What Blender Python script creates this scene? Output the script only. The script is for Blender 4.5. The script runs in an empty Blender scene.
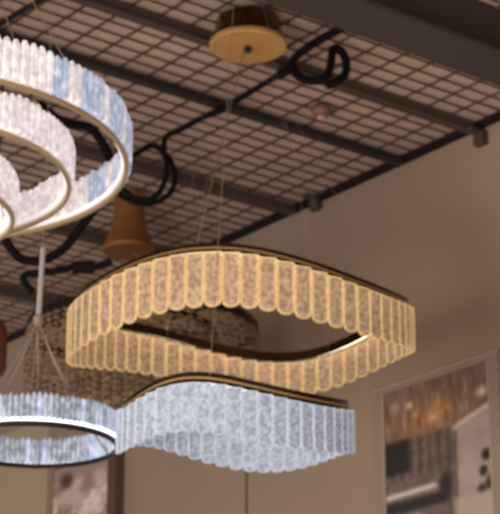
import bpy, math, random
import numpy as np
from mathutils import Vector, Matrix
random.seed(7)
S = bpy.context.scene
COL = S.collection
PI = math.pi

# ------------------------------------------------------------------ camera
CW, CH, F = 500.0, 514.0, 2051.0
PITCH = math.atan(743.0 / F)
CAMZ, CEIL = 1.5, 4.0
cam_d = bpy.data.cameras.new('camera')
cam = bpy.data.objects.new('camera', cam_d); COL.objects.link(cam)
cam_d.sensor_fit = 'HORIZONTAL'; cam_d.sensor_width = 36.0
cam_d.lens = 36.0 * F / CW
cam_d.clip_start = 0.05; cam_d.clip_end = 100
cam.location = (0, 0, CAMZ)
cam.rotation_euler = (PI / 2 + PITCH, 0, 0)
cam_d.dof.use_dof = True
cam_d.dof.focus_distance = 2.0
cam_d.dof.aperture_fstop = 27.0
S.camera = cam

# ------------------------------------------------------------------ world, light, exposure
S.view_settings.view_transform = 'Standard'
S.view_settings.look = 'None'
S.view_settings.gamma = 1.0
S.view_settings.use_curve_mapping = False
S.view_settings.exposure = 0.3
S.cycles.use_denoising = True
S.cycles.max_bounces = 8
W = bpy.data.worlds.new('World'); S.world = W; W.use_nodes = True
W.node_tree.nodes['Background'].inputs[0].default_value = (1.0, 0.93, 0.87, 1)
W.node_tree.nodes['Background'].inputs[1].default_value = 0.70

def area(name, loc, target, size, power, color):
    d = bpy.data.lights.new(name, 'AREA'); d.energy = power; d.color = color
    d.shape = 'RECTANGLE'; d.size = size[0]; d.size_y = size[1]
    o = bpy.data.objects.new(name, d); COL.objects.link(o); o.location = loc
    o.rotation_euler = (Vector(target) - Vector(loc)).to_track_quat('-Z', 'Y').to_euler()
    return o
area('ceiling_fill', (-1.8, 0.8, 1.0), (-0.1, 5.6, 3.9), (1.6, 1.2), 150, (1.0, 0.90, 0.80))  # added fill out of view, aimed up to brighten the ceiling
area('cool_side_light', (-3.5, 2.6, 2.2), (-0.6, 4.4, 3.1), (1.2, 1.6), 12, (0.9, 0.95, 1.0))  # weak cool area light from the left, out of view

# ------------------------------------------------------------------ helpers
FW = Vector((0, math.cos(PITCH), math.sin(PITCH)))
UP = Vector((0, -math.sin(PITCH), math.cos(PITCH)))
def ray(x, y): return Vector((1, 0, 0)) * (x - CW / 2) + UP * (CH / 2 - y) + FW * F
def at(x, y, Y):
    d = ray(x, y); return Vector((0, 0, CAMZ)) + d * (Y / d.y)
def at_z(x, y, z):
    d = ray(x, y); return Vector((0, 0, CAMZ)) + d * ((z - CAMZ) / d.z)
def proj(p):
    v = Vector(p) - Vector((0, 0, CAMZ)); k = v.dot(FW)
    return CW / 2 + F * v.x / k, CH / 2 - F * v.dot(UP) / k

DA = Vector((-1700, 2182, 0)).normalized()      # along the wall, receding
DB = Vector((2182, 1700, 0)).normalized()       # into the wall
O = at_z(500, 120, CEIL)
def ab(a, b, z): return Vector((O.x, O.y, 0)) + DA * a + DB * b + Vector((0, 0, z))
def wall_at(x, y, b=0.0):
    d = ray(x, y); c = Vector((0, 0, CAMZ))
    t = ((Vector((O.x, O.y, 0)) - c).dot(DB) + b) / d.dot(DB)
    p = c + d * t
    return (p - Vector((O.x, O.y, 0))).dot(DA), p.z

class MB:
    def __init__(s): s.v = []; s.f = []; s.mi = []; s.m = 0
    def quad(s, ids): s.f.append(tuple(ids)); s.mi.append(s.m)
    def box(s, c, ex, ey, ez):
        """box with centre c and half-extent vectors"""
        c = Vector(c); ex = Vector(ex); ey = Vector(ey); ez = Vector(ez); n = len(s.v)
        for k in (-1, 1):
            for j in (-1, 1):
                for i in (-1, 1): s.v.append(c + ex * i + ey * j + ez * k)
        for q in ((0,2,3,1),(4,5,7,6),(0,1,5,4),(2,6,7,3),(0,4,6,2),(1,3,7,5)): s.quad([n + i for i in q])
    def tube(s, pts, r, seg=8, closed=False):
        pts = [Vector(p) for p in pts]; n = len(pts); base = len(s.v)
        prev = None
        for i, p in enumerate(pts):
            if closed: t = pts[(i + 1) % n] - pts[i - 1]
            else: t = pts[min(i + 1, n - 1)] - pts[max(i - 1, 0)]
            t.normalize()
            if prev is None: u = t.cross(Vector((0.31, 0.17, 0.93))).normalized()
            else: u = (prev - t * prev.dot(t)).normalized()
            prev = u; w = t.cross(u)
            rr = r[i] if isinstance(r, (list, tuple)) else r
            for k in range(seg):
                a = 2 * PI * k / seg; s.v.append(p + (u * math.cos(a) + w * math.sin(a)) * rr)
        for i in range(n if closed else n - 1):
            for k in range(seg):
                a = base + i * seg + k; b = base + i * seg + (k + 1) % seg
                j = ((i + 1) % n); c = base + j * seg + (k + 1) % seg; d = base + j * seg + k
                s.quad((a, b, c, d))
        if not closed:
            s.quad(list(range(base, base + seg))[::-1]); s.quad(range(base + (n - 1) * seg, base + n * seg))
    def lathe(s, prof, c=(0, 0, 0), seg=32):
        c = Vector(c); base = len(s.v); n = len(prof)
        for r, z in prof:
            for k in range(seg):
                a = 2 * PI * k / seg; s.v.append(c + Vector((r * math.cos(a), r * math.sin(a), z)))
        for i in range(n - 1):
            for k in range(seg):
                s.quad((base + i*seg + k, base + i*seg + (k+1) % seg, base + (i+1)*seg + (k+1) % seg, base + (i+1)*seg + k))
        s.quad(list(range(base, base + seg))[::-1]); s.quad(range(base + (n-1)*seg, base + n*seg))
    def ring(s, sect, R, hf, n=144, cx=0, cy=0):
        """closed band: sect = list of (dr, dz) around the ring of radius R, height hf(theta)"""
        base = len(s.v); m = len(sect)
        for i in range(n):
            th = 2 * PI * i / n; h = hf(th)
            for dr, dz in sect:
                s.v.append(Vector((cx + (R + dr) * math.cos(th), cy - (R + dr) * math.sin(th), h + dz)))
        for i in range(n):
            for k in range(m):
                j = (i + 1) % n
                s.quad((base + i*m + k, base + j*m + k, base + j*m + (k+1) % m, base + i*m + (k+1) % m))
    def mesh(s, name, mats, smooth=False):
        me = bpy.data.meshes.new(name); me.from_pydata([tuple(v) for v in s.v], [], s.f)
        for m in (mats if isinstance(mats, (list, tuple)) else [mats]): me.materials.append(m)
        for p, i in zip(me.polygons, s.mi): p.material_index = i
        if smooth:
            for p in me.polygons: p.use_smooth = True
        me.validate(); me.update()
        return me
    def build(s, name, mats, parent=None, smooth=False):
        import bmesh
        me = s.mesh(name, mats, smooth)
        bm = bmesh.new(); bm.from_mesh(me); bmesh.ops.recalc_face_normals(bm, faces=bm.faces); bm.to_mesh(me); bm.free()
        o = bpy.data.objects.new(name, me); COL.objects.link(o)
        if parent: o.parent = parent
        return o

def inst(name, me, parent, loc, rz=0, sc=(1, 1, 1), rx=0):
    o = bpy.data.objects.new(name, me); COL.objects.link(o); o.parent = parent
    o.location = loc; o.rotation_euler = (rx, 0, rz); o.scale = sc
    return o
def tag(o, label, cat, group=None):
    o['label'] = label; o['category'] = cat
    if group: o['group'] = group
    return o
def thing(name, loc, label, cat, group=None):
    o = bpy.data.objects.new(name, None); COL.objects.link(o); o.location = loc
    o.empty_display_size = 0.05
    return tag(o, label, cat, group)
def struct(o): o['kind'] = 'structure'; return o

def smooth_path(pts, k=8):
    pts = [Vector(p) for p in pts]; out = []
    for i in range(len(pts) - 1):
        p0, p1, p2, p3 = pts[max(i-1, 0)], pts[i], pts[i+1], pts[min(i+2, len(pts)-1)]
        for j in range(k):
            t = j / k
            out.append(0.5 * ((2*p1) + (p2-p0)*t + (2*p0-5*p1+4*p2-p3)*t*t + (-p0+3*p1-3*p2+p3)*t**3))
    out.append(pts[-1]); return out

# ------------------------------------------------------------------ materials
def lin(r, g, b):
    f = lambda c: ((c/255+0.055)/1.055)**2.4 if c > 10 else c/255/12.92
    return (f(r), f(g), f(b), 1)
def mat(name, col, rough=0.6, metal=0.0, noise=0.0, nscale=6.0, bump=0.0, col2=None, emit=None, estr=0.0, spec=0.5):
    m = bpy.data.materials.new(name); m.use_nodes = True; nt = m.node_tree; b = nt.nodes['Principled BSDF']
    b.inputs['Base Color'].default_value = col; b.inputs['Roughness'].default_value = rough
    b.inputs['Metallic'].default_value = metal; b.inputs['Specular IOR Level'].default_value = spec
    tc = nt.nodes.new('ShaderNodeTexCoord')
    if noise or col2 or bump:
        n = nt.nodes.new('ShaderNodeTexNoise'); n.inputs['Scale'].default_value = nscale; n.inputs['Detail'].default_value = 4
        nt.links.new(tc.outputs['Object'], n.inputs['Vector'])
        if noise or col2:
            r = nt.nodes.new('ShaderNodeValToRGB')
            c2 = col2 or tuple([c * (1 - noise) for c in col[:3]] + [1])
            r.color_ramp.elements[0].position = 0.35; r.color_ramp.elements[1].position = 0.65
            r.color_ramp.elements[0].color = c2; r.color_ramp.elements[1].color = col
            nt.links.new(n.outputs['Fac'], r.inputs['Fac']); nt.links.new(r.outputs['Color'], b.inputs['Base Color'])
        if bump:
            bp = nt.nodes.new('ShaderNodeBump'); bp.inputs['Strength'].default_value = bump; bp.inputs['Distance'].default_value = 0.004
            nt.links.new(n.outputs['Fac'], bp.inputs['Height']); nt.links.new(bp.outputs['Normal'], b.inputs['Normal'])
    if emit:
        b.inputs['Emission Color'].default_value = emit; b.inputs['Emission Strength'].default_value = estr
    return m
def crystal(name, col, col2, glow, gstr, nscale, rough=0.15, trans=0.45, bump=0.5):
    """lit frosted crystal: glossy and translucent, hammered, with faint emission put in to stand for lamp light"""
    m = bpy.data.materials.new(name); m.use_nodes = True; nt = m.node_tree; L = nt.links
    b = nt.nodes['Principled BSDF']; out = nt.nodes['Material Output']
    tc = nt.nodes.new('ShaderNodeTexCoord'); n = nt.nodes.new('ShaderNodeTexNoise')
    n.inputs['Scale'].default_value = nscale; n.inputs['Detail'].default_value = 5
    oi = nt.nodes.new('ShaderNodeObjectInfo'); ad = nt.nodes.new('ShaderNodeVectorMath'); ad.operation = 'ADD'
    mu = nt.nodes.new('ShaderNodeMath'); mu.operation = 'MULTIPLY'; mu.inputs[1].default_value = 9.0
    L.new(oi.outputs['Random'], mu.inputs[0]); L.new(tc.outputs['Object'], ad.inputs[0]); L.new(mu.outputs[0], ad.inputs[1])
    L.new(ad.outputs[0], n.inputs['Vector'])
    r = nt.nodes.new('ShaderNodeValToRGB'); r.color_ramp.elements[0].position = 0.38; r.color_ramp.elements[1].position = 0.62
    r.color_ramp.elements[0].color = col2; r.color_ramp.elements[1].color = col
    L.new(n.outputs['Fac'], r.inputs['Fac']); L.new(r.outputs['Color'], b.inputs['Base Color'])
    b.inputs['Roughness'].default_value = rough
    bp = nt.nodes.new('ShaderNodeBump'); bp.inputs['Strength'].default_value = bump; bp.inputs['Distance'].default_value = 0.003
    L.new(n.outputs['Fac'], bp.inputs['Height']); L.new(bp.outputs['Normal'], b.inputs['Normal'])
    mg = nt.nodes.new('ShaderNodeMix'); mg.data_type = 'RGBA'; mg.blend_type = 'MULTIPLY'; mg.inputs['Factor'].default_value = 1.0
    L.new(r.outputs['Color'], mg.inputs['A']); mg.inputs['B'].default_value = glow
    L.new(mg.outputs['Result'], b.inputs['Emission Color']); b.inputs['Emission Strength'].default_value = gstr
    t = nt.nodes.new('ShaderNodeBsdfTranslucent'); L.new(r.outputs['Color'], t.inputs['Color'])
    mx = nt.nodes.new('ShaderNodeMixShader'); mx.inputs[0].default_value = trans
    L.new(b.outputs[0], mx.inputs[1]); L.new(t.outputs[0], mx.inputs[2]); L.new(mx.outputs[0], out.inputs['Surface'])
    return m

M = {}
M['wall'] = mat('wall_paint', lin(150, 128, 110), 0.85, noise=0.05, nscale=3)
M['panel'] = mat('wall_panel', lin(158, 136, 118), 0.7, noise=0.04, nscale=5)
M['beige'] = mat('beige_panel', lin(170, 150, 124), 0.8, noise=0.06, nscale=4)
M['ceil'] = mat('ceiling_plaster', lin(186, 162, 148), 0.9, noise=0.12, nscale=2.5)
M['wire'] = mat('mesh_wire', lin(82, 64, 55), 0.6, metal=0.2)
M['beam'] = mat('beam_steel', lin(70, 58, 51), 0.65, noise=0.15, nscale=4)
M['darkbeam'] = mat('dark_beam_steel', lin(40, 32, 28), 0.8, noise=0.2, nscale=4)
M['bigbeam'] = mat('girder_paint', lin(54, 45, 41), 0.85, noise=0.12, nscale=3)
M['floor'] = mat('floor_tile', lin(150, 135, 120), 0.4, noise=0.1, nscale=2)
M['black'] = mat('black_rubber', lin(14, 11, 11), 0.8, spec=0.12)
M['rail'] = mat('black_rail', lin(26, 19, 17), 0.7, spec=.2)
M['brass'] = mat('brushed_brass', lin(206, 160, 98), 0.4, metal=0.4, noise=0.12, nscale=14)
M['canopyside'] = mat('dark_reflection_brass', lin(86, 62, 36), 0.15, metal=0.95, noise=.5, nscale=5)  # dark reflections on the canopy side put into the brass colour
M['darkbrass'] = mat('dark_polished_brass', lin(60, 45, 32), 0.22, metal=0.9, noise=0.4, nscale=9)
M['amber'] = mat('amber_brass', lin(150, 96, 54), 0.5, metal=0.5, noise=0.25, nscale=10)
M['goldrail'] = mat('gold_rail', lin(168, 134, 88), 0.35, metal=0.6)
M['palegold'] = mat('pale_gold', lin(190, 168, 130), 0.35, metal=0.7)
M['chrome'] = mat('wire_steel', lin(136, 120, 108), 0.6, metal=0.3)
M['sleeve'] = mat('clear_cable_sleeve', lin(160, 152, 146), 0.5)
M['dark'] = mat('dark_metal', lin(40, 36, 34), 0.35, metal=0.6)
M['ledwarm'] = mat('warm_led', (1, .8, .5, 1), emit=(1.0, 0.82, 0.56, 1), estr=2.6)
M['fillup'] = mat('warm_fill_upward', (1, .8, .5, 1), emit=(1.0, 0.80, 0.62, 1), estr=10.0)  # glow of the added strip on the frame top
M['ledcool'] = mat('cool_led', (1, 1, 1, 1), emit=(0.9, 0.95, 1.0, 1), estr=1.4)
M['ledsoft'] = mat('soft_cool_led', (1, 1, 1, 1), emit=(0.95, 0.96, 1.0, 1), estr=0.25)
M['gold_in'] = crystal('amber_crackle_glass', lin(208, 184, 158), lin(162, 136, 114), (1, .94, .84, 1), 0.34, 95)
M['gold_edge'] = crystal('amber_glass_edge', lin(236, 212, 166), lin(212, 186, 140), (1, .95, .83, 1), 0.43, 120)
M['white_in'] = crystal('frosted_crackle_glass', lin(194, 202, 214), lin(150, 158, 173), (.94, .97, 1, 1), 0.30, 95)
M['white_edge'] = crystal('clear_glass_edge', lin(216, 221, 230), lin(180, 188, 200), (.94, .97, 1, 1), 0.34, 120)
M['ice'] = crystal('ice_crystal', lin(230, 225, 224), lin(192, 187, 190), (1, .99, .98, 1), 0.68, 60)
M['blue'] = crystal('blue_glow_crystal', lin(212, 216, 226), lin(160, 172, 198), (.98, .99, 1, 1), 0.56, 60)  # blue reflections and lamp tint put into the crystal colour
M['silver'] = crystal('silver_crystal', lin(200, 208, 218), lin(140, 150, 162), (.96, .98, 1, 1), 0.34, 60)
M['topaz'] = crystal('topaz_crystal', lin(182, 152, 116), lin(122, 98, 76), (1, .88, .7, 1), 0.05, 40)

# ------------------------------------------------------------------ the shell
m = MB(); m.box(ab(2.0, -2.6, -0.05), DA * 6.5, DB * 3.6, (0, 0, .05)); struct(m.build('floor', M['floor']))
m = MB(); m.box(ab(2.0, 0.06, 2.1), DA * 6.5, DB * .06, (0, 0, 2.1)); struct(m.build('wall_right', M['wall']))
m = MB(); m.box(ab(2.0, -2.6, CEIL + .062), DA * 6.5, DB * 2.6, (0, 0, .04)); struct(m.build('ceiling', M['ceil']))

# rail where wall meets ceiling, with its brackets
m = MB(); m.box(ab(2.0, -0.014, CEIL + .005), DA * 6.5, DB * .010, (0, 0, .011))
rail = struct(m.build('trim_1', M['rail']))
for px, py in ((484, 142), (319, 207)):
    a, z = wall_at(px, py)
    m = MB(); m.box(ab(a, -.014, z + .008), DA * .02, DB * .012, (0, 0, .022)); m.box(ab(a, -.032, z + .026), DA * .013, DB * .03, (0, 0, .006))
    m.build('bracket', M['beam'], rail)

# lower wall cladding: a seam, a dark post and a beige panel further along
def wall_box(name, x0, x1, y0, y1, th, ma):
    a0, z0 = wall_at(x0, y0); a1, _ = wall_at(x1, y0)
    zb = wall_at((x0 + x1) / 2, y1)[1]
    m = MB(); m.box(ab((a0 + a1) / 2, -th / 2, (z0 + zb) / 2), DA * abs(a1 - a0) / 2, DB * th / 2, (0, 0, abs(z0 - zb) / 2))
    return m.build(name, ma)
M['seam'] = mat('seam_shadow_gap', lin(96, 80, 68), 0.9)
M['post'] = mat('dark_wood_post', lin(86, 64, 50), 0.7, noise=0.2, nscale=8)
struct(wall_box('trim_2', 246.2, 247.8, 452, 640, .004, M['seam']))
struct(wall_box('trim_3', 117.5, 125.5, 430, 640, .04, M['post']))
struct(wall_box('trim_4', -60, 52, 462, 640, .02, M['beige']))

# wire mesh under the ceiling and the channels it lies on
def zc(px, py): p = at_z(px, py, CEIL); v = p - Vector((O.x, O.y, 0)); return v.dot(DA), v.dot(DB)
GA, GB = 0.0565, 0.098
edges = []
chan = []
for (p, q, wid, hgt) in (((60, 50), (392, 158), 0.020, .022), ((160, 22), (457, 122), .024, .022), ((173, 172), (300, 212), .026, .024)):
    a = (zc(*p)[0] + zc(*q)[0]) / 2; chan.append((a, wid, hgt))
chan.append((-0.62, .034, .03))
chan.append((chan[2][0] + .62, .034, .03)); chan.append((chan[2][0] + 1.3, .034, .03))
m = MB()
a = -1.5
while a < 5.5:
    m.box(ab(a, -1.77, CEIL + .012), DA * .0021, DB * 1.75, (0, 0, .0020)); a += GA
b = -0.02
while b > -3.5:
    m.box(ab(2.0, b, CEIL + .016), DA * 3.5, DB * .0025, (0, 0, .0020)); b -= GB
tag(m.build('ceiling_mesh', M['wire']), 'dark wire mesh spread under the whole ceiling', 'wire mesh')
lab = ['thin dark ceiling channel passing just left of the small round fitting',
       'ceiling channel running behind the brass drum canopy',
       'ceiling channel crossing behind the hanging loops of black cable',
       'ceiling channel hidden behind the deep girder',
       'ceiling channel behind the amber canopy', 'farthest ceiling channel in the left corner']
for i, (a, w, h) in enumerate(chan):
    if i in (3,): continue
    m = MB(); m.box(ab(a, -1.76, CEIL - h / 2 + .006), DA * w / 2, DB * 1.73, (0, 0, h / 2))
    m.box(ab(a, -1.76, CEIL - h + .006), DA * (w / 2 + .005), DB * 1.73, (0, 0, .003))
    tag(m.build('ceiling_channel', M['beam'] if i != 0 else M['darkbeam']), lab[i], 'ceiling channel', 'ceiling channels across the mesh')
# deep girder, top right
p = at_z(400, 50, CEIL - .16); ag = (p - Vector((O.x, O.y, 0))).dot(DA)
m = MB(); m.box(ab(ag - .075, -1.76, CEIL - .05), DA * .006, DB * 1.73, (0, 0, .11)); m.box(ab(ag - .075, -1.76, CEIL - .155), DA * .075, DB * 1.73, (0, 0, .006))
m.box(ab(ag - .075, -1.76, CEIL + .055), DA * .075, DB * 1.73, (0, 0, .005))
tag(m.build('ceiling_girder', M['bigbeam']), 'deep dark steel girder crossing the top right of the ceiling', 'girder')
# slim conduit near the top left corner
p0 = at_z(-30, 42, CEIL - .02); p1 = at_z(60, -12, CEIL - .02)
m = MB(); m.tube([p0, p1], .008, 8)
tag(m.build('electrical_conduit', M['rail']), 'slim dark conduit on the ceiling in the top left corner', 'conduit')

# ------------------------------------------------------------------ crystal shapes
def plate_mesh(name, w, L, t, mats, bend=0.0, nb=8):
    """hanging glass plate with a rounded foot, raised rim and recessed hammered field; hangs down from z=0"""
    m = MB()
    def outline(w, L, z0):
        r = w / 2; pts = [(-r, z0), ]
        for i in range(nb + 1):
            a = PI + PI * i / nb
            pts.append((r * math.cos(a), -(L - r * .65) + r * .65 * math.sin(a)))
        pts.append((r, z0)); return pts
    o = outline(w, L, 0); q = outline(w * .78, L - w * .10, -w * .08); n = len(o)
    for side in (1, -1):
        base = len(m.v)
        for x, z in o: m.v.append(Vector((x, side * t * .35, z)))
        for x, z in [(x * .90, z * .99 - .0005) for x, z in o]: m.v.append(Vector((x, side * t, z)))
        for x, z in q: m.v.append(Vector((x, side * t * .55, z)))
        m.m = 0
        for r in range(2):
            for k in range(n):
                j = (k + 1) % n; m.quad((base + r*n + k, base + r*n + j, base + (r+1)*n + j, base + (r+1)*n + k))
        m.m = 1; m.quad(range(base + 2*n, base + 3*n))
    m.m = 0
    for k in range(n):
        j = (k + 1) % n; m.quad((k, j, 3*n + j, 3*n + k))
    import bmesh
    me = m.mesh(name, mats); bm = bmesh.new(); bm.from_mesh(me); bmesh.ops.recalc_face_normals(bm, faces=bm.faces); bm.to_mesh(me); bm.free()
    return me
def blade_mesh(name, w, L, t, ma, tip=.12):
    """upright crystal bar, hexagonal in section with a pointed head; stands on z=0"""
    m = MB(); sec = [(-w/2, 0), (-w/4, t/2), (w/4, t/2), (w/2, 0), (w/4, -t/2), (-w/4, -t/2)]
    for z, k in ((0, .9), (L * .05, 1), (L * (1 - tip), 1), (L, .45)):
        for x, y in sec: m.v.append(Vector((x * k, y * k, z)))
    for i in range(3):
        for k in range(6): m.quad((i*6 + k, i*6 + (k+1) % 6, (i+1)*6 + (k+1) % 6, (i+1)*6 + k))
    m.quad(range(5, -1, -1)); m.quad(range(18, 24))
    return m.mesh(name, ma)
def strand_mesh(name, n, pitch, r, ma):
    """a hanging string of cut octagonal beads ending in a drop"""
    m = MB(); z = 0
    for i in range(n):
        rr = r * (1 if i < n - 1 else 1.25); h = pitch * .47 * (1 if i < n - 1 else 1.6)
        c = z - h; b = len(m.v)
        m.v.append(Vector((0, 0, c + h)))
        for k in range(6):
            a = PI * k / 3; m.v.append(Vector((rr * math.cos(a), rr * .7 * math.sin(a), c)))
        m.v.append(Vector((0, 0, c - h)))
        for k in range(6):
            m.quad((b, b + 1 + k, b + 1 + (k + 1) % 6)); m.quad((b + 7, b + 1 + (k + 1) % 6, b + 1 + k))
        z -= pitch
    return m.mesh(name, ma)

# ------------------------------------------------------------------ wavy ring chandeliers with glass plates
def fit_rim(Xc, Yc, R, near, far, nh=5):
    """height of the rim around the ring (absolute z), smoothed with a few harmonics"""
    ths = np.linspace(0, 2 * PI, 96, endpoint=False); hs = []
    for th in ths:
        X, Y = Xc + R * math.cos(th), Yc - R * math.sin(th)
        tab = near if math.sin(th) >= 0 else far
        xs = [p[0] for p in tab]; ys = [p[1] for p in tab]; h = at((xs[0]+xs[-1])/2, float(np.mean(ys)), Y).z
        for _ in range(6):
            px, _y = proj((X, Y, h)); h = at(px, float(np.interp(px, xs, ys)), Y).z
        hs.append(h)
    cols = [np.ones_like(ths)]
    for k in range(1, nh + 1): cols += [np.cos(k * ths), np.sin(k * ths)]
    c, *_ = np.linalg.lstsq(np.array(cols).T, np.array(hs), rcond=None)
    def f(th):
        v = c[0]
        for k in range(1, nh + 1): v += c[2*k-1] * math.cos(k * th) + c[2*k] * math.sin(k * th)
        return float(v)
    return f

def wavy(name, label, Xc, Yc, R, near, far, N, lenf, plate_mats, led, fill_up, rim_mat, rail_mat, wires, canopy, group):
    hf = fit_rim(Xc, Yc, R, near, far)
    z0 = hf(0)
    root = thing(name, (Xc, Yc, z0), label, 'chandelier', group)
    h = lambda th: hf(th) - z0
    m = MB(); m.ring([(-.010, .013), (-.012, .013), (-.012, .004), (-.034, .004), (-.034, -.020), (-.030, -.020), (-.030, -.010), (-.010, -.010)], R, h)
    m.build('ring_frame', rim_mat, root)
    m = MB(); m.ring([(-.007, .0015), (-.011, .0015), (-.011, -.0025), (-.007, -.0025)], R, h); m.build('hanging_rail', rail_mat, root)
    m = MB(); m.ring([(-.014, -.0102), (-.026, -.0102), (-.026, -.014), (-.014, -.014)], R, h); m.build('glow_strip', led, root)
    m = MB(); m.ring([(-.014, .0042), (-.026, .0042), (-.026, .006), (-.014, .006)], R, h); m.build('glow_strip', fill_up, root)  # added glow on the frame top, unseen from below, to brighten the wall
    L0 = .12; w = 2 * PI * R / N
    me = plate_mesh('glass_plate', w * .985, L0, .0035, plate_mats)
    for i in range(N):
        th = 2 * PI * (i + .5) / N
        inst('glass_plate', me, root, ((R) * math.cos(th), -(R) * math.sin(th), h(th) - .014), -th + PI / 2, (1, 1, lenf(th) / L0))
    # wires and canopy
    ct = Vector(canopy[:3]) - Vector((Xc, Yc, z0))
    for th, r in wires:
        m = MB(); m.tube([(R * .975 * math.cos(th), -R * .975 * math.sin(th), h(th)), ct + Vector((.02 * math.cos(th), -.02 * math.sin(th), 0))], r, 6)
        m.build('suspension_wire', M['chrome'], root)
    return root, ct, z0

# -- gold one
cano = at_z(248, 20, CEIL)
YG = cano.y + .04
GX = at(241, 305, YG).x
ptmp = at(415, 310, YG); RG = (ptmp.x - GX) * .985
near = [(60,309),(69,305),(75,299),(94,281),(121,266),(155,254),(193,247),(230,247),(258,250),(302,260),(350,276),(390,293),(406,301),(420,306)]
far = [(60,311),(69,313),(85,318),(109,325),(152,331),(184,339),(216,349),(232,354),(262,359),(294,357),(322,352),(350,343),(366,336),(392,322),(412,309),(420,306)]
gold, ct, gz = wavy('gold_chandelier', 'wavy ring chandelier of warm amber glass plates under a brass drum canopy', GX, YG, RG, near, far, 64,
     lambda th: .120 + .018 * math.sin(th) - .012 * math.cos(th), [M['gold_edge'], M['gold_in']], M['ledwarm'], M['fillup'], M['darkbrass'], M['goldrail'],
     [(1.82, .0014), (0.55, .0003), (4.2, .0004), (5.6, .0003)], (cano.x, cano.y, CEIL - .078), 'wavy glass plate chandeliers')
m = MB(); rc = 39 / 1900 * cano.y
m.lathe([(rc*.78, .078), (rc*.84, .074), (rc*.87, .06), (rc*.91, .03), (rc*.97, .010), (rc*.95, .004)], ct, 48)
can = m.build('canopy', M['canopyside'], gold, True)
m = MB(); m.lathe([(rc*.98, .012), (rc*1.015, .008), (rc*1.015, -.002), (rc*.98, -.005)], ct, 48); m.build('bottom_plate', M['brass'], can)
m = MB(); m.lathe([(.006, -.002), (.011, -.004), (.011, -.016), (.005, -.02)], ct, 16); m.build('cable_gland', M['dark'], can)

# -- white one, lower and nearer
YW = 4.38
WX = at(235.5, 415, YW).x
RW = at(353, 415, YW).x - WX
near = [(110,409),(118,408),(130,398),(150,386),(170,379),(192,376),(220,378),(250,384),(280,391),(310,398),(340,403),(352,406),(360,406)]
far = [(110,406),(120,403),(150,402),(175,408),(200,416),(225,422),(250,426),(275,428),(300,424),(325,417),(350,407),(360,406)]
white, ctw, wz = wavy('white_chandelier', 'small wavy ring chandelier of frosted white glass plates hanging below the amber one', WX, YW, RW, near, far, 50,
     lambda th: .097 + .007 * math.sin(th) - .006 * math.cos(2 * th), [M['white_edge'], M['white_in']], M['ledcool'], M['ledcool'], M['darkbrass'], M['goldrail'],
     [(1.78, .0007), (3.9, .0003), (5.9, .00025)], (WX + .01, YW, CEIL - .05), 'wavy glass plate chandeliers')
m = MB(); m.lathe([(.06, .05), (.075, .045), (.08, .005), (.075, 0)], ctw, 32); m.build('canopy', M['brass'], white)

# ------------------------------------------------------------------ round ring chandeliers of upright crystals
def crystal_ring(parent, z, R, N, H, mats, rim_mat, led, vis, cx=0, cy=0, w=None, sd=-1):
    """one tier: rim below, LED strip on it, upright crystal bars; bars where vis(theta) are separate, the rest one mesh"""
    m = MB(); m.ring([(.005, .006), (.003, .008), (-.003, .008), (-.005, .006), (-.005, .000), (-.003, -.002), (.003, -.002), (.005, .000)], R, lambda t: z, 128, cx, cy)
    tier = m.build('crystal_tier', rim_mat, parent)
    m = MB(); m.ring([(sd * .006, .0085), (sd * .011, .0085), (sd * .011, .015), (sd * .006, .015)][::sd], R, lambda t: z, 128, cx, cy); m.build('glow_strip', led, tier)
    w = w or 2 * PI * R / N * .99
    mes = [blade_mesh('crystal_bar', w, H, .015, q) for q in mats]
    rest = MB(); rests = [MB() for _ in mats]
    for i in range(N):
        th = 2 * PI * (i + .5) / N
        k = 0
        if len(mats) > 1:
            g = (math.cos(th + 0.05) - .5) / .4; k = 1 if random.random() < max(.06, min(.72, g * .72)) else 0
        loc = Vector((cx + (R + .004) * math.cos(th), cy - (R + .004) * math.sin(th), z + .010)); sz = random.choice((.96, 1.0, 1.0, 1.04))
        if vis(th): inst('crystal_bar', mes[k], tier, loc, -th + PI / 2, (1, 1, sz))
        else:
            R_ = Matrix.Translation(loc) @ Matrix.Rotation(-th + PI / 2, 4, 'Z') @ Matrix.Diagonal((1, 1, sz, 1))
            b = len(rests[k].v); me = mes[k]
            for v in me.vertices: rests[k].v.append(R_ @ v.co)
            for p in me.polygons: rests[k].quad([b + j for j in p.vertices])
    for k, rb in enumerate(rests):
        if rb.v: rb.build('crystal_bars', mats[k], tier)['kind'] = 'stuff'
    return tier

# three-tier chandelier, top left
YT = 4.0
c1 = at(-100, 163, YT)
root = thing('tiered_chandelier', c1, 'large white, blue-lit crystal chandelier of three stacked rings in the top left corner', 'chandelier', 'round crystal ring chandeliers')
def seen(z, R):
    def f(th):
        p = c1 + Vector((R * math.cos(th), -R * math.sin(th), z)); x, y = proj(p); return -14 < x < 520
    return f
z2 = at(-100, 183, YT).z - c1.z; z3 = at(-100, 217, YT).z - c1.z
px = lambda n: n / 1895 * YT
t1 = crystal_ring(root, 0, px(226), 150, .088, [M['ice'], M['blue']], M['palegold'], M['ledsoft'], seen(0, px(226)))
t2 = crystal_ring(root, z2, px(169), 120, .082, [M['ice'], M['ice'], M['blue']], M['palegold'], M['ledsoft'], seen(z2, px(169)))
t3 = crystal_ring(root, z3, px(114), 80, .084, [M['ice']], M['palegold'], M['ledsoft'], seen(z3, px(114)))
for R, z in ((px(226), 0), (px(169), z2), (px(106), z3)):
    for k in range(3):
        th = .4 + 2.1 * k + 3 * z
        m = MB(); m.tube([(R * math.cos(th), -R * math.sin(th), z), (.05 * math.cos(th), -.05 * math.sin(th), CEIL - c1.z - .05)], .0012, 6); m.build('suspension_wire', M['chrome'], root)
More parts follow.
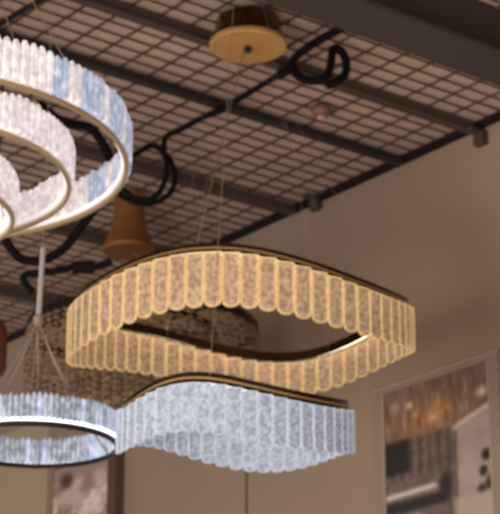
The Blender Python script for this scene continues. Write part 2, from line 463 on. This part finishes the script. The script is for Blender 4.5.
m = MB(); m.lathe([(.14, CEIL - c1.z + .0), (.15, CEIL - c1.z - .01), (.15, CEIL - c1.z - .05), (.14, CEIL - c1.z - .055)], (0, 0, 0), 40); m.build('canopy', M['palegold'], root)

# single ring, lower left
YL = 4.6
c2 = at(33, 447, YL); RL = at(33 + 84, 447, YL).x - c2.x
root = thing('ring_chandelier', c2, 'small round chandelier of pale blue crystals on a thin dark ring, bottom left', 'chandelier', 'round crystal ring chandeliers')
crystal_ring(root, 0, RL, 96, .062, [M['silver'], M['blue']], M['dark'], M['ledcool'], lambda th: True, sd=1)
hub = at(38, 322, YL) - c2
m = MB(); top = at(43, 248, YL) - c2
for k in range(5):
    a = 2 * PI * k / 5; d = Vector((math.cos(a), math.sin(a), 0)) * .0042
    m.tube([hub + d, top + d * .9], .0024, 6)
m.tube([top - Vector((0, 0, .01)), Vector((top.x, top.y, CEIL - c2.z))], .0006, 6)
m.build('cable_bundle', M['sleeve'], root)
m = MB(); m.lathe([(.004, .02), (.012, .012), (.012, -.006), (.004, -.012)], hub, 16); m.build('hub', M['chrome'], root)
for k in range(6):
    th = .5 + PI / 3 * k
    m = MB(); m.tube(smooth_path([hub, hub * .5 + Vector((RL * .42 * math.cos(th), -RL * .42 * math.sin(th), 0)), Vector((RL * math.cos(th), -RL * math.sin(th), .01))], 5), .0022, 6); m.build('suspension_wire', M['chrome'], root)
m = MB(); m.lathe([(.05, CEIL - c2.z), (.06, CEIL - c2.z - .01), (.06, CEIL - c2.z - .03)], (top.x, top.y, 0), 24); m.build('canopy', M['chrome'], root)

# ------------------------------------------------------------------ dim gold strand chandelier behind
YB = 6.3
cb = at(143, 331, YB); RB = at(257, 331, YB).x - cb.x
root = thing('strand_chandelier', cb, 'dim topaz bead strand chandelier hanging behind the amber ring, under an amber canopy', 'chandelier')
m = MB(); m.ring([(.006, .012), (-.012, .012), (-.012, -.014), (.006, -.014)], RB, lambda t: 0, 96)
m.ring([(.006, .008), (-.010, .008), (-.010, -.008), (.006, -.008)], RB * .62, lambda t: 0, 72)
for k in range(6):
    th = PI / 3 * k + .2; m.tube([(RB * math.cos(th), RB * math.sin(th), 0), (0, 0, 0.01)], .006, 6)
m.build('ring_frame', M['dark'], root)
sm = strand_mesh('bead_strand', 12, .0255, .0165, M['topaz'])
for R, N, s in ((RB, 62, .76), (RB * .62, 38, .92)):
    for i in range(N):
        th = 2 * PI * i / N
        inst('bead_strand', sm, root, (R * math.cos(th), -R * math.sin(th), -.012), -th + PI / 2, (1, 1, s * random.uniform(.92, 1.06)))
cc = at(129, 232, YB) - cb
m = MB(); m.lathe([(.03, CEIL - cb.z), (.05, CEIL - cb.z - .006), (.052, cc.z + .045), (.062, cc.z + .0), (.086, cc.z - .06), (.084, cc.z - .07), (.012, cc.z - .072)], (cc.x, 0, 0), 40); m.build('canopy', M['amber'], root)
for k in range(4):
    th = PI / 2 * k + .6
    m = MB(); m.tube([(RB * .9 * math.cos(th), RB * .9 * math.sin(th), 0.0), (cc.x + .03 * math.cos(th), .03 * math.sin(th), cc.z - .08)], .0015, 6); m.build('suspension_wire', M['chrome'], root)

# amber pendant cut by the left edge
pc = at(-9, 348, 5.3)
root = thing('pendant_lamp', pc, 'dark amber red pendant lamp cut off by the left edge', 'lamp')
r = 16 / 1950 * 5.3
M['redglass'] = mat('amber_red_glass', lin(92, 46, 30), 0.35, noise=0.4, nscale=20)
m = MB(); m.lathe([(r*.8, -.075), (r, -.06), (r, .05), (r*.7, .075), (r*.3, .08)], (0, 0, 0), 32); m.build('glass_shade', M['redglass'], root, True)
m = MB(); m.lathe([(r*.35, .079), (r*.35, .10), (r*.15, .112)], (0, 0, 0), 24); m.build('cap', M['darkbrass'], root)
m = MB(); m.tube([(0, 0, .11), (0, 0, CEIL - pc.z)], .002, 6); m.build('cord', M['black'], root)

# small fitting on the ceiling
p = at_z(321, 110, CEIL); r = 10 / 1880 * p.y
root = thing('ceiling_fitting', p, 'small round brown fitting on the ceiling right of the brass canopy', 'ceiling fitting')
m = MB(); m.lathe([(r*.8, .012), (r, .004), (r, -.008), (r*.8, -.018), (r*.45, -.024)], (0, 0, 0), 28); m.build('housing', mat('brown_fitting', lin(120, 84, 66), .5, noise=.2), root, True)
m = MB(); m.lathe([(r*.42, -.022), (r*.42, -.027), (r*.3, -.030)], (0, 0, 0), 20); m.build('lens', mat('fitting_lens', lin(190, 160, 140), .3), root)

# ------------------------------------------------------------------ black cables
def cable(pts, r, label, name='black_cable', k=8, extra=None):
    o = None
    m = MB(); m.tube(smooth_path(pts, k), r, 10); o = m.build(name, M['black'], None, True)
    return tag(o, label, 'cable', 'black cables along the ceiling')
zq = CEIL - .035
def cz(x, y, dz=0): return at_z(x, y, zq + dz)
Y1 = cz(312, 58).y
c = [cz(372, 10), cz(352, 21), cz(340, 29), cz(318, 41), cz(299, 54)]
c += [at(292, 64, Y1), at(298, 76, Y1 - .005), at(312, 81, Y1 - .02), at(326, 77, Y1 - .03), at(331, 62, Y1 - .03), at(333, 50, Y1 - .03), at(340, 50, Y1 - .03), at(346, 61, Y1 - .04), at(345, 74, Y1 - .045), at(336, 82, Y1 - .05), at(326, 86, Y1 - .05)]
cable(c, .0118, 'thick black cable curling beside the brass canopy')
c = [cz(288, 70), cz(262, 85), cz(236, 101), cz(228, 107), cz(200, 119), cz(180, 130), cz(166, 137)]
Y2 = c[-1].y
c += [at(164, 150, Y2 - .01), at(167, 168, Y2 - .02), at(162, 188, Y2 - .03), at(152, 198, Y2 - .035), at(138, 199, Y2 - .04), at(124, 190, Y2 - .04), at(116, 180, Y2 - .02), at(114, 170, Y2 - .0)]
c += [at(120, 160, Y2 + .0), at(132, 156, Y2), at(150, 146, Y2 + .01), at(158, 148, Y2 + .01), at(170, 160, Y2 + .0), at(175, 176, Y2 - .0), at(171, 192, Y2 - .01), at(156, 202, Y2 - .015), at(138, 203, Y2 - .015), at(122, 196, Y2), at(110, 184, Y2 + .02)]
cab = cable(c, .0085, 'black cable running down the ceiling and hanging in two loops')
m = MB(); q0, q1 = cz(290, 69), cz(278, 76); m.tube([q0, q1], .013, 12); m.build('plug', M['black'], cab)
m = MB(); q0, q1 = cz(230, 105), cz(218, 111); m.tube([q0, q1], .012, 12); m.build('joint', M['black'], cab)
Y3 = 5.55
c = [at_z(40, 104, CEIL - .01), at(56, 118, Y3 - .02), at(72, 124, Y3 - .01), at(90, 128, Y3), at(104, 146, Y3), at(111, 168, Y3), at(106, 190, Y3), at(94, 209, Y3), at(78, 231, Y3), at(62, 250, Y3), at(42, 260, Y3), at(22, 259, Y3), at(9, 246, Y3 - .02), at(4, 233, Y3 - .04), at(12, 224, Y3 - .06), at(40, 216, Y3 - .06)]
cable(c, .0135, 'thick black cable sagging below the three-ring chandelier')
c = [at(33, 291, Y3), at(25, 284, Y3), at(24, 276, Y3), at(36, 273, Y3), at(56, 271, Y3 - .0), at(75, 267, Y3), at(92, 268, Y3), at(112, 262, Y3)]
cab = cable(c, .0105, 'short hooked black cable behind the top left of the amber ring')
m = MB(); m.tube([at(72, 268, Y3), at(80, 267, Y3), at(94, 268, Y3)], .019, 12); m.build('plug', M['black'], cab)

# ------------------------------------------------------------------ pictures on the wall
def fbm(x, y, s):
    def h(i, j): 
        v = math.sin(i * 127.1 + j * 311.7 + s * 74.7) * 43758.5453; return v - math.floor(v)
    t = 0; amp = .5
    for o in range(3):
        i, j = math.floor(x), math.floor(y); fx, fy = x - i, y - j
        fx = fx*fx*(3-2*fx); fy = fy*fy*(3-2*fy)
        t += amp * ((h(i,j)*(1-fx)+h(i+1,j)*fx)*(1-fy)+(h(i,j+1)*(1-fx)+h(i+1,j+1)*fx)*fy)
        x *= 2; y *= 2; amp *= .5
    return t / .875
def picture_mat(name):
    m = bpy.data.materials.new(name); m.use_nodes = True; nt = m.node_tree
    a = nt.nodes.new('ShaderNodeVertexColor'); a.layer_name = 'print'
    b = nt.nodes['Principled BSDF']; nt.links.new(a.outputs['Color'], b.inputs['Base Color']); b.inputs['Roughness'].default_value = .45
    return m
def picture(parent, a0, a1, z0, z1, nu, nv, th, colf):
    """flat print facing the room; u runs left to right as seen, v from the top down"""
    m = MB()
    for j in range(nv + 1):
        for i in range(nu + 1): m.v.append(ab(a0 + (a1 - a0) * i / nu, -th, z0 + (z1 - z0) * j / nv))
    for j in range(nv):
        for i in range(nu): q = j * (nu + 1) + i; m.quad((q, q + nu + 1, q + nu + 2, q + 1))
    o = m.build('print', picture_mat('printed_picture'), parent)
    ca = o.data.color_attributes.new('print', 'BYTE_COLOR', 'POINT')
    for j in range(nv + 1):
        for i in range(nu + 1):
            r, g, b = colf(i / nu, j / nv)
            ca.data[j * (nu + 1) + i].color = lin(max(0, min(255, r)), max(0, min(255, g)), max(0, min(255, b)))
    return o
def mixc(a, b, t): t = max(0, min(1, t)); return tuple(x + (y - x) * t for x, y in zip(a, b))
def st(a, b, x): t = max(0, min(1, (x - a) / (b - a))); return t * t * (3 - 2 * t)
def room_print(u, v):
    # v: 0..1 over the print height; about .62 of it shows in the photograph
    k = v / .66
    n = fbm(u * 9, k * 12, 3); n2 = fbm(u * 22, k * 26, 8)
    c = mixc((128, 98, 86), (104, 76, 64), n)
    # crystal chandelier and sparkles
    g = math.exp(-((u - .42) / .33) ** 2 - ((k - .27) / .12) ** 2); c = mixc(c, (158, 112, 68), g * (.35 + .9 * n2))
    for (su, sv, sr, cc) in ((.24,.14,.035,(240,205,160)),(.10,.12,.06,(170,140,124)),(.30,.22,.03,(200,140,70)),(.47,.28,.05,(225,165,105)),(.60,.24,.04,(190,130,70)),(.93,.20,.05,(226,208,196)),(.52,.19,.03,(180,125,60)),(.36,.30,.03,(170,120,80))):
        c = mixc(c, cc, .9 * math.exp(-((u - su) ** 2 + ((k - sv) * 1.3) ** 2) / sr ** 2))
    sk = fbm(u * 34, k * 7, 11); hang = math.exp(-((k - .20) / .20) ** 4)
    c = mixc(c, (190, 156, 140), hang * .55 * st(.5, .85, sk)); c = mixc(c, (72, 46, 36), hang * .6 * st(.55, .2, sk) if False else hang * .6 * (1 - st(.2, .45, sk)))
    edge = .45 - .09 * (u - .68) / .32
    low = st(.36, .41, k - .02 * n)
    if u < .68: c = mixc(c, mixc((58, 46, 40), (128, 110, 100), .35 * (.5 + .5 * math.sin(u * 70)) + .6 * n2), low)
    c = mixc(c, (34, 26, 24), st(.36, .41, k) * (1 - st(.20, .27, u)) * (1 - st(.60, .66, k)))
    r = st(.67, .71, u) * st(-.01, .02, k - edge + .08); c = mixc(c, mixc((170, 150, 142), (148, 130, 122), n), r)
    c = mixc(c, (196, 178, 166), st(.62, .68, u) * math.exp(-((k - edge + .05) / .018) ** 2))
    for (su, sv, sr) in ((.95,.66,.045),(.92,.77,.04),(.99,.87,.06),(.90,.90,.04)):
        c = mixc(c, (38, 30, 28), math.exp(-(((u - su) ** 2 + (k - sv) ** 2) / sr ** 2) ** 2))
    tb = st(.66, .70, k) * (1 - st(.50, .60, u))
    c = mixc(c, mixc((128, 112, 104), (84, 70, 62), n2), tb)
    c = mixc(c, (206, 194, 186), math.exp(-((k - .79 + .02 * u) / .022) ** 2) * (1 - st(.44, .52, u)))
    c = mixc(c, (36, 28, 24), math.exp(-(((k - .88) / .045) ** 2) ** 2) * (1 - st(.54, .62, u)))
    c = mixc(c, (40, 30, 26), math.exp(-(((u - .57) / .06) ** 2 + ((k - .80) / .10) ** 2) ** 2))
    c = mixc(c, mixc((180, 164, 154), (120, 104, 94), n), st(.93, .97, k) * (1 - st(.30, .36, u)))
    c = mixc(c, (168, 152, 142), st(.88, .95, k) * st(.60, .70, u))
    return c
def pale_print(u, v):
    k = v / .5; n = fbm(u * 5, k * 6, 5); n2 = fbm(u * 9, k * 10, 2)
    c = mixc((196, 174, 162), (150, 122, 112), st(.3, .7, n))
    c = mixc(c, (150, 132, 120), 1 - st(.12, .3, k)); c = mixc(c, (222, 208, 198), st(.5, .75, n2) * st(.3, .5, k))
    c = mixc(c, (84, 50, 40), math.exp(-(((u - .22) / .12) ** 2 + ((k - .22) / .12) ** 2) ** 2))
    c = mixc(c, (108, 78, 68), math.exp(-(((u - .62) / .2) ** 2 + ((k - 1.0) / .12) ** 2)))
    return c
aL, zT = wall_at(386, 391.5); aR, zT2 = wall_at(490, 366); zT = (zT + zT2) / 2
zB = wall_at(430, 590)[1]
aOL = wall_at(375.5, 391)[0]; aOR = wall_at(501, 366)[0]; fw_ = abs(aOL - aL)
root = thing('framed_picture', ab((aL + aR) / 2, -.012, zB), 'tall taupe framed picture of a dining room, on the wall at lower right', 'picture')
def loc(o):  # keep world placement while parenting
    o.location = -root.location; return o
M['pframe'] = mat('taupe_frame', lin(142, 124, 108), .6, noise=.05)
m = MB()
am, zm = (aL + aR) / 2, (zT + zB) / 2; hw = abs(aR - aL) / 2; hh = (zT - zB) / 2
for s, f_ in ((1, fw_), (-1, abs(aOR - aR))):
    m.box(ab(am + s * (hw + f_ / 2), -.006, zm), DA * f_ / 2, DB * .006, (0, 0, hh + .02))
for s in (1, -1): m.box(ab(am, -.006, zm + s * (hh + .010)), DA * hw, DB * .006, (0, 0, .010))
loc(m.build('frame', M['pframe'], root))
m = MB(); M['lip'] = mat('pale_frame_lip', lin(172, 154, 138), .5)
for s in (1, -1):
    m.box(ab(am, -.014, zm + s * (hh + .0185)), DA * (hw + fw_), DB * .003, (0, 0, .0025)); m.box(ab(am + s * (hw + .002), -.013, zm), DA * .002, DB * .002, (0, 0, hh))
loc(m.build('lip', M['lip'], root))
loc(picture(root, aL, aR, zT, zB, 110, 150, .007, room_print))
m = MB(); m.box(ab(am, -.004, zm), DA * hw, DB * .0025, (0, 0, hh)); loc(m.build('backing', M['seam'], root))
a0, zt = wall_at(57, 464); a1, zt2 = wall_at(116, 458); zt = (zt + zt2) / 2; zb = wall_at(90, 600)[1]
root = thing('wall_poster', ab((a0 + a1) / 2, -.012, zb), 'pale pinkish poster on the wall left of the dark post, bottom left', 'poster')
loc(picture(root, a0, a1, zt, zb, 50, 80, .012, pale_print))
m = MB(); m.box(ab((a0 + a1) / 2, -.005, (zt + zb) / 2), DA * abs(a1 - a0) / 2 * 1.04, DB * .005, (0, 0, (zt - zb) / 2 * 1.02)); loc(m.build('board', M['post'], root))
